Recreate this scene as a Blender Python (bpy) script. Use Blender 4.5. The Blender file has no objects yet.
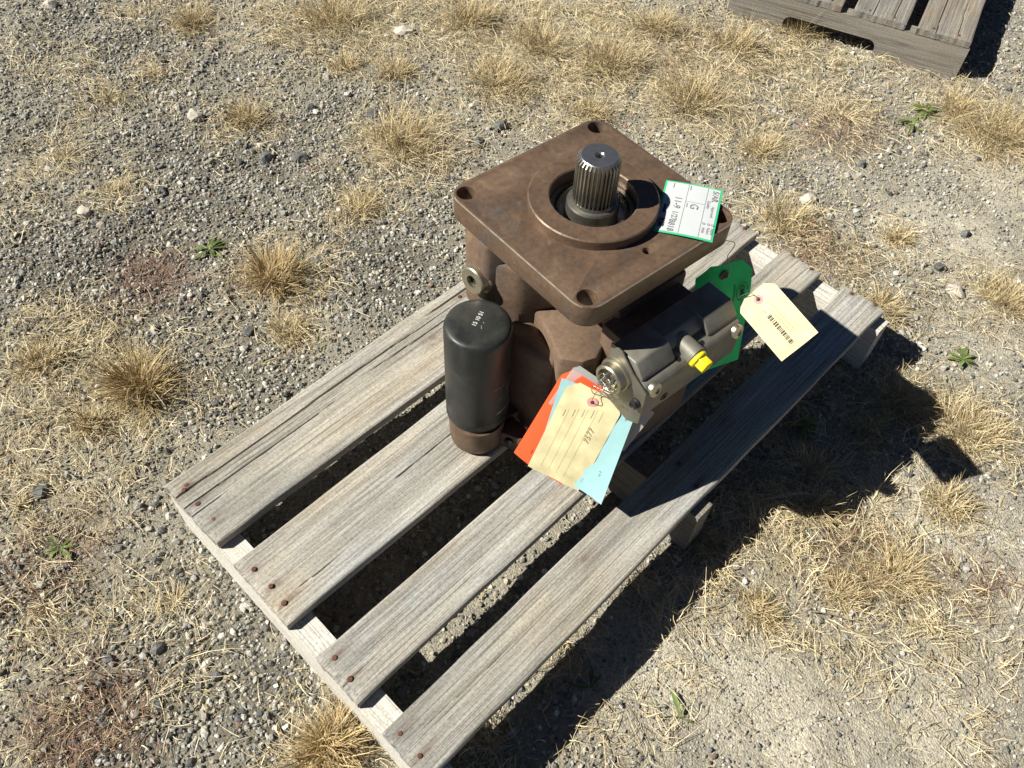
import bpy, bmesh, math, random
import numpy as np
from mathutils import Vector, Matrix, Euler
random.seed(7); RNG = np.random.RandomState(11)
scene = bpy.context.scene
C = scene.collection
R = math.radians

# ---------------------------------------------------------------- camera, sky, sun, exposure
cam_d = bpy.data.cameras.new('camera'); cam_d.sensor_width = 36; cam_d.lens = 29.728; cam_d.clip_end = 500; cam_d.clip_start = .01
cam = bpy.data.objects.new('camera', cam_d); C.objects.link(cam); scene.camera = cam
CR = ((.69854, .55467, -.45209), (-.71456, .57421, -.39960), (.03795, .60219, .79745))
cam.matrix_world = Matrix.Translation((-.11821, -.75362, 1.18628)) @ Matrix(CR).to_4x4()
SUN_STRENGTH, SKY_STRENGTH, EXPOSURE = 5.0, .05, .72
sun_dir = Vector((.819, -.672, -1.0)).normalized()
world = bpy.data.worlds.new('World'); scene.world = world; world.use_nodes = True
wn = world.node_tree.nodes; wl = world.node_tree.links
sky = wn.new('ShaderNodeTexSky'); sky.sky_type = 'NISHITA'; sky.sun_disc = False
sky.sun_elevation = math.asin(-sun_dir.z); sky.sun_rotation = math.atan2(-sun_dir.x, -sun_dir.y)
sky.air_density = .3; sky.dust_density = .1; sky.altitude = 1500
wl.new(sky.outputs[0], wn['Background'].inputs[0]); wn['Background'].inputs[1].default_value = SKY_STRENGTH
sd = bpy.data.lights.new('sun', 'SUN'); sd.energy = SUN_STRENGTH; sd.angle = R(.53); sd.color = (1, .95, .845)
sun = bpy.data.objects.new('sun', sd); C.objects.link(sun); sun.rotation_euler = sun_dir.to_track_quat('-Z', 'Y').to_euler(); sun.location = (-3, 3, 5)
scene.view_settings.view_transform = 'Standard'; scene.view_settings.look = 'None'
scene.view_settings.exposure = EXPOSURE; scene.view_settings.gamma = 1
scene.view_settings.use_curve_mapping = False

# ---------------------------------------------------------------- helpers
def link(name, me, mat=None, parent=None):
    o = bpy.data.objects.new(name, me); C.objects.link(o)
    if mat is not None and me is not None:
        me.materials.clear(); me.materials.append(mat)
    if parent is not None: o.parent = parent
    return o
def tag(o, label, cat, group=None, kind=None):
    o['label'] = label; o['category'] = cat
    if group: o['group'] = group
    if kind: o['kind'] = kind
    return o
def empty(name, loc=(0, 0, 0), rz=0):
    o = bpy.data.objects.new(name, None); C.objects.link(o); o.location = loc; o.rotation_euler = (0, 0, rz); o.empty_display_size = .05
    return o
def smooth(me, ang=35):
    me.polygons.foreach_set('use_smooth', [True] * len(me.polygons))
    me.set_sharp_from_angle(angle=R(ang)); me.update(); return me
def np_mesh(name, co, quads=None, tris=None, col=None, smooth_=False):
    me = bpy.data.meshes.new(name); me.vertices.add(len(co)); me.vertices.foreach_set('co', np.asarray(co, np.float32).ravel())
    idx = []; st = []; n = 0
    if quads is not None and len(quads):
        idx.append(np.asarray(quads).ravel()); st.append(np.arange(len(quads)) * 4 + n); n += 4 * len(quads)
    if tris is not None and len(tris):
        idx.append(np.asarray(tris).ravel()); st.append(np.arange(len(tris)) * 3 + n); n += 3 * len(tris)
    idx = np.concatenate(idx).astype(np.int32); st = np.concatenate(st).astype(np.int32)
    me.loops.add(len(idx)); me.loops.foreach_set('vertex_index', idx)
    me.polygons.add(len(st)); me.polygons.foreach_set('loop_start', st)
    me.polygons.foreach_set('use_smooth', np.full(len(st), smooth_))
    me.update(calc_edges=True); me.validate()
    if col is not None:
        a = me.color_attributes.new('Col', 'FLOAT_COLOR', 'POINT')
        a.data.foreach_set('color', np.c_[col, np.ones(len(col))].astype(np.float32).ravel())
    return me
def bm_mesh(bm, name, ang=35):
    bmesh.ops.recalc_face_normals(bm, faces=bm.faces)
    me = bpy.data.meshes.new(name); bm.to_mesh(me); bm.free(); return smooth(me, ang)
def add_prism(bm, pts, axis, c0, c1, bev=0, seg=2):
    """extrude a polygon; axis 'z': pts=(x,y), 'x': pts=(y,z), 'y': pts=(x,z)"""
    def P(a, b, c): return (a, b, c) if axis == 'z' else ((c, a, b) if axis == 'x' else (a, c, b))
    t = bmesh.new()
    A = [t.verts.new(P(a, b, c0)) for a, b in pts]; B = [t.verts.new(P(a, b, c1)) for a, b in pts]
    t.faces.new(A); t.faces.new(B[::-1]); n = len(pts)
    for i in range(n): t.faces.new((A[i], A[(i + 1) % n], B[(i + 1) % n], B[i]))
    bmesh.ops.recalc_face_normals(t, faces=t.faces)
    if bev: bmesh.ops.bevel(t, geom=list(t.edges), offset=bev, segments=seg, affect='EDGES', clamp_overlap=True, profile=.5)
    merge(bm, t)
def merge(bm, t, mat=None):
    if mat is not None: bmesh.ops.transform(t, matrix=mat, verts=t.verts)
    m = {v: bm.verts.new(v.co) for v in t.verts}
    for f in t.faces:
        try: bm.faces.new([m[v] for v in f.verts])
        except ValueError: pass
    t.free()
def add_lathe(bm, prof, seg=40, mat=None):
    """closed solid of revolution about z from (r,z) points, r=0 allowed at ends"""
    t = bmesh.new(); rings = []
    for r, z in prof:
        rings.append([t.verts.new((0, 0, z))] if r < 1e-6 else [t.verts.new((r * math.cos(2 * math.pi * k / seg), r * math.sin(2 * math.pi * k / seg), z)) for k in range(seg)])
    for a, b in zip(rings, rings[1:]):
        for k in range(seg):
            k2 = (k + 1) % seg
            if len(a) == 1 and len(b) == 1: continue
            if len(a) == 1: t.faces.new((a[0], b[k], b[k2]))
            elif len(b) == 1: t.faces.new((a[k], b[0], a[k2]))
            else: t.faces.new((a[k], b[k], b[k2], a[k2]))
    merge(bm, t, mat)
def axis_mat(loc, d, spin=0):
    q = Vector(d).normalized().to_track_quat('Z', 'Y'); return Matrix.Translation(loc) @ q.to_matrix().to_4x4() @ Matrix.Rotation(spin, 4, 'Z')
def add_tube(bm, pts, r, seg=6):
    pts = [Vector(p) for p in pts]; t = bmesh.new(); rings = []
    for i, p in enumerate(pts):
        d = (pts[min(i + 1, len(pts) - 1)] - pts[max(i - 1, 0)]).normalized(); a = d.orthogonal().normalized(); b = d.cross(a)
        rings.append([t.verts.new(p + r * (math.cos(2 * math.pi * k / seg) * a + math.sin(2 * math.pi * k / seg) * b)) for k in range(seg)])
    for A, B in zip(rings, rings[1:]):
        best = min(range(seg), key=lambda s: (A[0].co - B[s].co).length)
        for k in range(seg): t.faces.new((A[k], A[(k + 1) % seg], B[(k + 1 + best) % seg], B[(k + best) % seg]))
    t.faces.new(rings[0]); t.faces.new(rings[-1][::-1]); merge(bm, t)
def spline_pts(ctrl, n=8):
    ctrl = [Vector(c) for c in ctrl]; P = [ctrl[0]] + ctrl + [ctrl[-1]]; out = []
    for i in range(1, len(P) - 2):
        for k in range(n):
            t = k / n; a, b, c, d = P[i - 1], P[i], P[i + 1], P[i + 2]
            out.append(.5 * ((2 * b) + (c - a) * t + (2 * a - 5 * b + 4 * c - d) * t * t + (3 * b - a - 3 * c + d) * t ** 3))
    out.append(ctrl[-1]); return out
def rrect(cx, cy, hx, hy, r, n=8):
    pts = []
    for k, (sx, sy) in enumerate(((1, 1), (-1, 1), (-1, -1), (1, -1))):
        for i in range(n + 1):
            a = math.pi / 2 * (k + i / n); pts.append((cx + sx * (hx - r) + r * math.cos(a), cy + sy * (hy - r) + r * math.sin(a)))
    return pts
def circle_pts(cx, cy, r, n=32): return [(cx + r * math.cos(2 * math.pi * i / n), cy + r * math.sin(2 * math.pi * i / n)) for i in range(n)]
def plate_mesh(name, outline, holes, z0, z1, bev=.0015):
    """plate with true through holes, made from a filled 2D curve"""
    cu = bpy.data.curves.new(name, 'CURVE'); cu.dimensions = '2D'; cu.fill_mode = 'BOTH'
    for pts in [outline] + holes:
        s = cu.splines.new('POLY'); s.points.add(len(pts) - 1); s.use_cyclic_u = True
        for p, (x, y) in zip(s.points, pts): p.co = (x, y, 0, 1)
    cu.extrude = (z1 - z0) / 2 - bev; cu.bevel_depth = bev; cu.bevel_resolution = 1; cu.offset = -bev
    o = bpy.data.objects.new('tmp', cu); C.objects.link(o); dg = bpy.context.evaluated_depsgraph_get()
    me = bpy.data.meshes.new_from_object(o.evaluated_get(dg)); bpy.data.objects.remove(o); bpy.data.curves.remove(cu)
    me.transform(Matrix.Translation((0, 0, (z0 + z1) / 2))); me.name = name
    bm = bmesh.new(); bm.from_mesh(me); bmesh.ops.remove_doubles(bm, verts=bm.verts, dist=1e-6); bm.to_mesh(me); bm.free()
    return smooth(me, 30)
def lettering(body, size, mat, parent, loc, rotz=0, name='lettering', thick=0, shear=0):
    cu = bpy.data.curves.new(name, 'FONT'); cu.body = body; cu.size = size; cu.align_x = 'CENTER'; cu.align_y = 'CENTER'; cu.offset = thick; cu.shear = shear
    o = bpy.data.objects.new('tmp', cu); C.objects.link(o); dg = bpy.context.evaluated_depsgraph_get()
    me = bpy.data.meshes.new_from_object(o.evaluated_get(dg)); bpy.data.objects.remove(o); bpy.data.curves.remove(cu)
    t = link(name, me, mat, parent); t.location = loc; t.rotation_euler = (0, 0, rotz); return t
def value_noise(x, y, scale, seed):
    r = np.random.RandomState(seed); G = r.rand(64, 64)
    X = np.asarray(x) / scale + 1000.3; Y = np.asarray(y) / scale + 1000.7; xi = np.floor(X).astype(int); yi = np.floor(Y).astype(int)
    fx = X - xi; fy = Y - yi; fx = fx * fx * (3 - 2 * fx); fy = fy * fy * (3 - 2 * fy)
    g = lambda a, b: G[a % 64, b % 64]
    return (g(xi, yi) * (1 - fx) + g(xi + 1, yi) * fx) * (1 - fy) + (g(xi, yi + 1) * (1 - fx) + g(xi + 1, yi + 1) * fx) * fy

# ---------------------------------------------------------------- materials
def new_mat(name):
    m = bpy.data.materials.new(name); m.use_nodes = True; nt = m.node_tree; return m, nt, nt.nodes['Principled BSDF']
def N(nt, typ, **kw):
    n = nt.nodes.new(typ)
    for k, v in kw.items():
        if k in n.inputs: n.inputs[k].default_value = v
        else: setattr(n, k, v)
    return n
def ramp(nt, src, stops, interp='LINEAR'):
    r = nt.nodes.new('ShaderNodeValToRGB'); r.color_ramp.interpolation = interp
    e = r.color_ramp.elements
    while len(e) < len(stops): e.new(.5)
    for el, (p, c) in zip(e, stops): el.position = p; el.color = (*c, 1) if len(c) == 3 else c
    nt.links.new(src, r.inputs[0]); return r
def mixc(nt, fac, a, b, blend='MIX'):
    m = nt.nodes.new('ShaderNodeMix'); m.data_type = 'RGBA'; m.blend_type = blend
    for s, i in ((fac, 0), (a, 6), (b, 7)):
        if hasattr(s, 'is_linked') or isinstance(s, bpy.types.NodeSocket): nt.links.new(s, m.inputs[i])
        elif i == 0: m.inputs[0].default_value = s
        else: m.inputs[i].default_value = (*s, 1)
    return m.outputs[2]
def bump(nt, bs, h, strength=.3, dist=.001):
    b = N(nt, 'ShaderNodeBump'); b.inputs['Strength'].default_value = strength; b.inputs['Distance'].default_value = dist
    nt.links.new(h, b.inputs['Height']); nt.links.new(b.outputs[0], bs.inputs['Normal'])
def objco(nt, scale=(1, 1, 1), rnd=True):
    tc = N(nt, 'ShaderNodeTexCoord'); mp = N(nt, 'ShaderNodeMapping'); mp.inputs['Scale'].default_value = scale
    src = tc.outputs['Object']
    if rnd:
        oi = N(nt, 'ShaderNodeObjectInfo'); ad = N(nt, 'ShaderNodeVectorMath', operation='SCALE'); cx = N(nt, 'ShaderNodeCombineXYZ')
        for i in range(3): nt.links.new(oi.outputs['Random'], cx.inputs[i])
        nt.links.new(cx.outputs[0], ad.inputs[0]); ad.inputs['Scale'].default_value = 7.3
        a2 = N(nt, 'ShaderNodeVectorMath', operation='ADD'); nt.links.new(src, a2.inputs[0]); nt.links.new(ad.outputs[0], a2.inputs[1]); src = a2.outputs[0]
    nt.links.new(src, mp.inputs['Vector']); return mp.outputs[0]
def noise(nt, vec, scale, detail=4, rough=.55, dist=0):
    n = N(nt, 'ShaderNodeTexNoise'); n.inputs['Scale'].default_value = scale; n.inputs['Detail'].default_value = detail; n.inputs['Roughness'].default_value = rough; n.inputs['Distortion'].default_value = dist
    nt.links.new(vec, n.inputs['Vector']); return n.outputs['Fac']
def simple(name, col, rough=.5, metal=0, noise_amt=.12, nscale=60, bumpd=.0004, bscale=250, spec=.5):
    m, nt, bs = new_mat(name); v = objco(nt, rnd=False)
    f = noise(nt, v, nscale, 5); r = ramp(nt, f, [(.3, tuple(c * (1 - noise_amt) for c in col)), (.7, tuple(min(1, c * (1 + noise_amt)) for c in col))])
    nt.links.new(r.outputs[0], bs.inputs['Base Color']); bs.inputs['Roughness'].default_value = rough; bs.inputs['Metallic'].default_value = metal
    bs.inputs['Specular IOR Level'].default_value = spec
    if bumpd: bump(nt, bs, noise(nt, v, bscale, 3), .4, bumpd)
    return m
def wood_mat(name, light, dark, tint, warm=.35):
    m, nt, bs = new_mat(name)
    v = objco(nt, (2.2, 55, 55)); f1 = noise(nt, v, 3, 8, .65, .6)
    v2 = objco(nt, (1.2, 300, 300)); f2 = noise(nt, v2, 2.2, 4, .6)
    v3 = objco(nt, (2.5, 9, 9)); f3 = noise(nt, v3, 1.6, 4, .55, .8)
    v4 = objco(nt, (150, 150, 150)); f4 = noise(nt, v4, 2, 3)
    c1 = ramp(nt, f1, [(.3, dark), (.5, tuple(.35 * a + .65 * b for a, b in zip(dark, light))), (.7, light)]).outputs[0]
    c2 = mixc(nt, ramp(nt, f3, [(.42, (0, 0, 0)), (.72, (warm,) * 3)]).outputs[0], c1, tint)
    c3 = mixc(nt, .8, c2, ramp(nt, f2, [(.33, (.32,) * 3), (.47, (.88,) * 3), (.65, (1.12,) * 3)]).outputs[0], 'MULTIPLY')
    c4 = mixc(nt, .8, c3, ramp(nt, f4, [(.3, (.66,) * 3), (.6, (1.1,) * 3)]).outputs[0], 'MULTIPLY')
    vc = N(nt, 'ShaderNodeVertexColor', layer_name='Col'); c4 = mixc(nt, 1, c4, vc.outputs[0], 'MULTIPLY')
    nt.links.new(c4, bs.inputs['Base Color']); bs.inputs['Roughness'].default_value = .85; bs.inputs['Specular IOR Level'].default_value = .25
    mm = N(nt, 'ShaderNodeMath', operation='ADD'); nt.links.new(f1, mm.inputs[0]); nt.links.new(f2, mm.inputs[1])
    bump(nt, bs, mm.outputs[0], .55, .0012); return m
def col_mat(name, rough=.85, var=.25, bscale=300, bd=.0006, transl=0):
    m, nt, bs = new_mat(name); a = N(nt, 'ShaderNodeVertexColor', layer_name='Col'); v = objco(nt, rnd=False)
    f = noise(nt, v, bscale, 4); c = mixc(nt, 1, a.outputs[0], ramp(nt, f, [(.3, (1 - var,) * 3), (.7, (1 + var * .6,) * 3)]).outputs[0], 'MULTIPLY')
    nt.links.new(c, bs.inputs['Base Color']); bs.inputs['Roughness'].default_value = rough; bs.inputs['Specular IOR Level'].default_value = .3
    if bd: bump(nt, bs, f, .5, bd)
    return m
def ground_material():
    m, nt, bs = new_mat('ground_soil'); a = N(nt, 'ShaderNodeVertexColor', layer_name='Col'); v = objco(nt, rnd=False)
    vo = N(nt, 'ShaderNodeTexVoronoi'); vo.inputs['Scale'].default_value = 330; nt.links.new(v, vo.inputs['Vector'])
    g = ramp(nt, vo.outputs['Color'], [(.15, (.6, .6, .6)), (.5, (.95, .94, .92)), (.85, (1.35, 1.32, 1.25))]).outputs[0]
    c = mixc(nt, .75, a.outputs[0], g, 'MULTIPLY')
    f = noise(nt, v, 22, 7, .65); c = mixc(nt, .7, c, ramp(nt, f, [(.3, (.72, .7, .68)), (.7, (1.2, 1.18, 1.12))]).outputs[0], 'MULTIPLY')
    f2 = noise(nt, v, 520, 5, .8); c = mixc(nt, .6, c, ramp(nt, f2, [(.35, (.62,) * 3), (.65, (1.25,) * 3)]).outputs[0], 'MULTIPLY')
    nt.links.new(c, bs.inputs['Base Color']); bs.inputs['Roughness'].default_value = .95; bs.inputs['Specular IOR Level'].default_value = .15
    mm = N(nt, 'ShaderNodeMath', operation='SUBTRACT'); nt.links.new(f2, mm.inputs[0]); nt.links.new(vo.outputs['Distance'], mm.inputs[1])
    bump(nt, bs, mm.outputs[0], .8, .0022); return m
def rust_material(name='rusty_cast_iron', metal=.3, rough=.48, k=.9):
    m, nt, bs = new_mat(name); v = objco(nt, rnd=False)
    f1 = noise(nt, v, 14, 8, .62, .4); f2 = noise(nt, v, 130, 5, .7); f3 = noise(nt, v, 33, 6, .6, 1.2)
    c = ramp(nt, f1, [(.25, (.108 * k, .076 * k, .056 * k)), (.5, (.16 * k, .104 * k, .069 * k)), (.75, (.21 * k, .143 * k, .098 * k))]).outputs[0]
    c = mixc(nt, ramp(nt, f3, [(.58, (0, 0, 0)), (.78, (.45,) * 3)]).outputs[0], c, (.28 * k, .175 * k, .09 * k))
    c = mixc(nt, ramp(nt, f1, [(.3, (.5,) * 3), (.42, (0, 0, 0))]).outputs[0], c, (.13 * k, .13 * k, .128 * k))
    f5 = noise(nt, v, 60, 6, .75, .3); c = mixc(nt, ramp(nt, f5, [(.64, (0, 0, 0)), (.74, (.6,) * 3)]).outputs[0], c, (.34 * k, .3 * k, .25 * k))
    c = mixc(nt, .7, c, ramp(nt, f2, [(.3, (.6,) * 3), (.5, (.97,) * 3), (.72, (1.3, 1.26, 1.18))]).outputs[0], 'MULTIPLY')
    nt.links.new(c, bs.inputs['Base Color']); bs.inputs['Metallic'].default_value = metal
    rr = ramp(nt, f3, [(.3, (rough - .13,) * 3), (.7, (rough + .15,) * 3)]); nt.links.new(rr.outputs[0], bs.inputs['Roughness'])
    bump(nt, bs, f2, .5, .0008); return m
MW = wood_mat('weathered_board', (.465, .455, .415), (.205, .195, .172), (.4, .325, .22))
MWP = wood_mat('pale_stringer', (.7, .685, .63), (.54, .515, .46), (.58, .5, .38), .3)
MWG = wood_mat('grey_board', (.31, .29, .255), (.15, .138, .12), (.26, .19, .125), .4)
MG = ground_material()
MST = col_mat('gravel_stone', .8, .3, 260, .0006)
MGR = col_mat('dry_straw', .75, .15, 120, 0)
MLEAF = col_mat('weed_leaf', .5, .2, 150, .0003)
MR = rust_material(); MR2 = rust_material('rusty_casting_rough', .1, .75, .9)
MNAIL = simple('rusty_nail', (.13, .06, .038), .8, .3, .3, 400)
MBLK = simple('black_satin_paint', (.019, .0225, .022), .42, 0, .15, 25, .00015, 500, .35)
MGREY = simple('grey_casting', (.195, .188, .16), .5, .3, .2, 60, .0006, 600)
MPLATE = simple('bracket_plate', (.24, .225, .185), .42, .7, .12, 60, .0002)
MZINC = simple('zinc_steel', (.47, .44, .34), .36, .9, .15, 80, .0002)
MSTEEL = simple('dark_machined_steel', (.3, .285, .245), .36, .85, .2, 90, .0002)
MSHINE = simple('bright_ground_steel', (.4, .405, .41), .3, .9, .15, 120, .0001)
MRUB = simple('black_rubber', (.012, .012, .013), .6)
MYEL = simple('yellow_plastic', (.8, .68, .02), .4, 0, .04, 40, .0001)
MMAN = simple('manila_paper', (.65, .58, .345), .8, 0, .17, 38, .0002, 500, .2)
MCYAN = simple('light_blue_paper', (.29, .5, .52), .8, 0, .06, 45, .0002, 500, .2)
MRED = simple('red_orange_paper', (.85, .095, .03), .75, 0, .05, 45, .0002, 500, .2)
MGREEN = simple('green_card', (.02, .7, .19), .55, 0, .08, 45, .0002, 500, .3)
MGRNB = simple('green_border', (.03, .48, .22), .7, 0, .05)
MWHITE = simple('white_card', (.52, .55, .57), .6, 0, .03, 45, 0, 500, .3)
MINK = simple('black_ink', (.03, .03, .035), .7, 0, .1, 50, 0)
MINKG = simple('grey_ink', (.22, .22, .23), .8, 0, .1, 50, 0)
MINKL = simple('faded_ink', (.42, .37, .23), .8, 0, .1, 50, 0)
MINKB = simple('blue_ink', (.1, .18, .5), .8, 0, .1, 50, 0)
MWPRT = simple('white_print', (.5, .52, .52), .6, 0, .2, 200, 0)
MPINK = simple('pink_eyelet', (.62, .3, .27), .7, 0, .1, 60, .0001)
def dusty_paint():
    m, nt, bs = new_mat('dusty_black_paint'); v = objco(nt, rnd=False); f = noise(nt, v, 18, 8, .7, .5); f2 = noise(nt, objco(nt, (160, 160, 9), False), 3, 4, .7)
    c = mixc(nt, ramp(nt, f, [(.42, (0, 0, 0)), (.75, (.32,) * 3)]).outputs[0], (.016, .019, .0185), (.13, .12, .1))
    c = mixc(nt, ramp(nt, f2, [(.66, (0, 0, 0)), (.76, (.3,) * 3)]).outputs[0], c, (.15, .15, .145)); nt.links.new(c, bs.inputs['Base Color'])
    nt.links.new(ramp(nt, f, [(.3, (.33,) * 3), (.7, (.58,) * 3)]).outputs[0], bs.inputs['Roughness']); bs.inputs['Specular IOR Level'].default_value = .4; bump(nt, bs, f2, .15, .0003); return m
def sleeve_mat():
    m, nt, bs = new_mat('clear_plastic_sleeve'); bs.inputs['Base Color'].default_value = (.55, .55, .54, 1); bs.inputs['Roughness'].default_value = .2
    bs.inputs['Alpha'].default_value = .42; return m
MSLV = sleeve_mat()

# ---------------------------------------------------------------- ground
TUFTS = [(0.088, 0.279, 0.078, 2),(0.659, 0.788, 0.062, 1),(0.866, 0.479, 0.107, 1),(0.654, 0.378, 0.053, 1),(1.185, 0.498, 0.102, 1),(0.409, 0.334, 0.072, 2),(0.348, 0.205, 0.043, 1),(-0.214, 0.029, 0.048, 0),(-0.079, -0.094, 0.043, 0),(0.299, 0.928, 0.062, 0),(0.478, 1.056, 0.056, 0),(1.441, 0.367, 0.106, 1),(1.456, 0.13, 0.109, 1),(1.27, -0.26, 0.064, 1),(1.696, -0.15, 0.073, 0),(1.891, -0.449, 0.117, 1),(1.906, -0.327, 0.075, 1),(1.197, -0.525, 0.055, 1),(1.02, -0.665, 0.065, 1),(1.048, -0.775, 0.075, 1),(-0.048, -0.412, 0.058, 2),(0.547, -0.576, 0.039, 1),(0.727, -0.673, 0.046, 1),(0.72, -0.829, 0.056, 1),(0.89, -0.826, 0.05, 1),(1.055, 0.985, 0.102, 1),(1.323, 0.745, 0.094, 1),(1.377, 0.546, 0.092, 1),(1.743, 0.203, 0.079, 1),(1.255, 0.271, 0.061, 1),(-0.008, 0.442, 0.054, 1),(-0.011, 0.268, 0.042, 1),(0.627, -0.779, 0.04, 1),(0.518, -0.712, 0.039, 1),(0.416, -0.562, 0.033, 0),(0.103, -0.559, 0.029, 0),(0.684, -0.898, 0.039, 0),(-0.162, 0.207, 0.033, 0),(0.312, 0.766, 0.044, 0),(0.603, 1.071, 0.051, 0),(0.954, 0.798, 0.048, 1),(1.427, -0.09, 0.058, 1),(1.406, -0.454, 0.038, 1),(1.393, -0.69, 0.065, 1),(0.927, -0.658, 0.044, 1),(0.785, -0.631, 0.047, 1),(0.275, -0.529, 0.032, 0),(0.789, 1.211, 0.064, 1),(0.679, -0.8, 0.037, 1),(1.648, 0.389, 0.085, 1),(1.937, 0.13, 0.076, 1),(1.032, 0.704, 0.053, 1)]
STRAW = [(0.022, 0.429, 0.155, 1.3),(0.086, 0.275, 0.118, 1.2),(-0.051, 0.293, 0.146, 1.2),(-0.042, 0.151, 0.109, 0.7),(-0.164, 0.172, 0.09, 0.5),(1.093, 0.951, 0.283, 1.3),(1.342, 0.728, 0.262, 1.3),(1.436, 0.396, 0.305, 1.3),(1.52, 0.148, 0.248, 1.3),(1.777, 0.087, 0.235, 1.3),(1.679, 0.298, 0.211, 0.8),(1.669, -0.152, 0.195, 0.5),(1.92, -0.435, 0.172, 1.3),(1.962, -0.312, 0.127, 0.8),(2.009, -0.124, 0.159, 0.7),(1.31, -0.246, 0.13, 0.7),(1.271, -0.415, 0.125, 0.6),(1.27, -0.528, 0.142, 0.6),(1.402, -0.654, 0.123, 0.7),(1.042, -0.769, 0.125, 1.1),(0.72, -0.794, 0.143, 1.2),(0.667, -0.645, 0.13, 1.2),(0.749, -0.914, 0.093, 0.5),(0.502, -0.647, 0.091, 0.6),(0.618, -0.784, 0.138, 0.7),(0.396, -0.671, 0.087, 0.4),(0.58, -0.874, 0.103, 0.4),(-0.051, -0.395, 0.079, 0.9),(0.47, 1.27, 0.186, 0.35),(0.561, 1.023, 0.136, 0.4),(0.305, 0.96, 0.126, 0.6),(0.154, 0.838, 0.118, 0.4),(-0.17, -0.045, 0.112, 0.55),(-0.264, -0.109, 0.119, 0.55),(-0.154, -0.2, 0.081, 0.4),(0.63, 0.805, 0.111, 0.5),(0.399, 0.336, 0.095, 0.5),(0.871, 0.435, 0.133, 0.7),(1.191, 0.503, 0.146, 0.7),(1.209, 0.324, 0.189, 0.6),(0.712, -0.964, 0.105, 0.5),(0.231, -0.678, 0.081, 0.4),(0.572, -1.002, 0.112, 0.4),(0.84, -0.572, 0.123, 0.5),(0.714, 1.322, 0.124, 0.6),(1.126, -0.821, 0.109, 0.6)]
GRAV = [(0.574, 1.177, 0.259, 0.9),(0.484, 0.702, 0.316, 0.9),(0.794, 0.654, 0.203, 0.8),(0.21, 0.627, 0.268, 1),(0.655, 0.411, 0.208, 1),(0.586, 0.234, 0.157, 1),(0.889, 0.891, 0.145, 0.7),(0.556, 1.431, 0.146, 0.8),(-0.087, -0.169, 0.154, 0.9),(-0.059, -0.296, 0.109, 0.9),(-0.225, 0.051, 0.085, 0.8),(0.196, 0.357, 0.161, 0.8),(0.079, 0.536, 0.162, 1),(0.245, 0.182, 0.122, 0.7),(1.675, -0.406, 0.139, 0.4),(1.146, -0.553, 0.116, 0.5),(1.4, -0.457, 0.15, 0.4),(1.038, 0.053, 0.129, 0.5),(1.382, -0.225, 0.134, 0.5),(0.309, 1.1, 0.13, 0.6),(0.012, -0.072, 0.09, 0.8),(-0.235, -0.211, 0.104, 0.7)]
SAND = [(1.491, -0.501, 0.174, 0.9),(1.726, -0.501, 0.162, 0.7),(0.856, -0.928, 0.128, 0.9),(0.84, -0.763, 0.083, 0.9),(0.322, -0.657, 0.113, 0.7),(0.421, -0.775, 0.128, 0.9),(0.423, -0.871, 0.124, 0.9),(0.636, -0.97, 0.087, 0.6),(0.437, -0.711, 0.087, 0.9),(1.507, -0.25, 0.114, 0.5),(1.263, -0.699, 0.117, 0.6),(0.579, -0.952, 0.114, 0.8),(0.445, -0.634, 0.075, 0.6)]
BROWN = [(0.237, 0.491, 0.093, 0.8),(0.394, 0.36, 0.066, 0.7),(1.251, -0.357, 0.084, 0.8),(-0.25, -0.16, 0.092, 0.8),(-0.164, 0.079, 0.088, 0.5),(1.635, -0.172, 0.12, 0.4),(0.705, -0.768, 0.063, 0.5),(1.641, 0.27, 0.156, 0.3),(0.801, -0.921, 0.063, 0.4)]
STRAW += [(bx, by, r * 2.0, .75) for bx, by, r, k in TUFTS]
def field(x, y, blobs, seed, base=0.0, edge=.55):
    """patchy cover: soft-edged patches broken up by noise"""
    n = .6 * value_noise(x, y, .11, seed) + .4 * value_noise(x, y, .035, seed + 1); f = np.full(np.shape(x), base)
    for bx, by, r, s in blobs:
        d = np.hypot(x - bx, y - by) / r; f = np.maximum(f, s * np.clip(1.25 - d, 0, 1))
    return np.clip(f * (.25 + 1.5 * n), 0, 1)
H = .12
def hgt(x, y):
    return .012 * (value_noise(x, y, .32, 3) - .5) + .009 * (value_noise(x, y, .09, 4) - .5) + .004 * (value_noise(x, y, .03, 5) - .5) - .004
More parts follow.
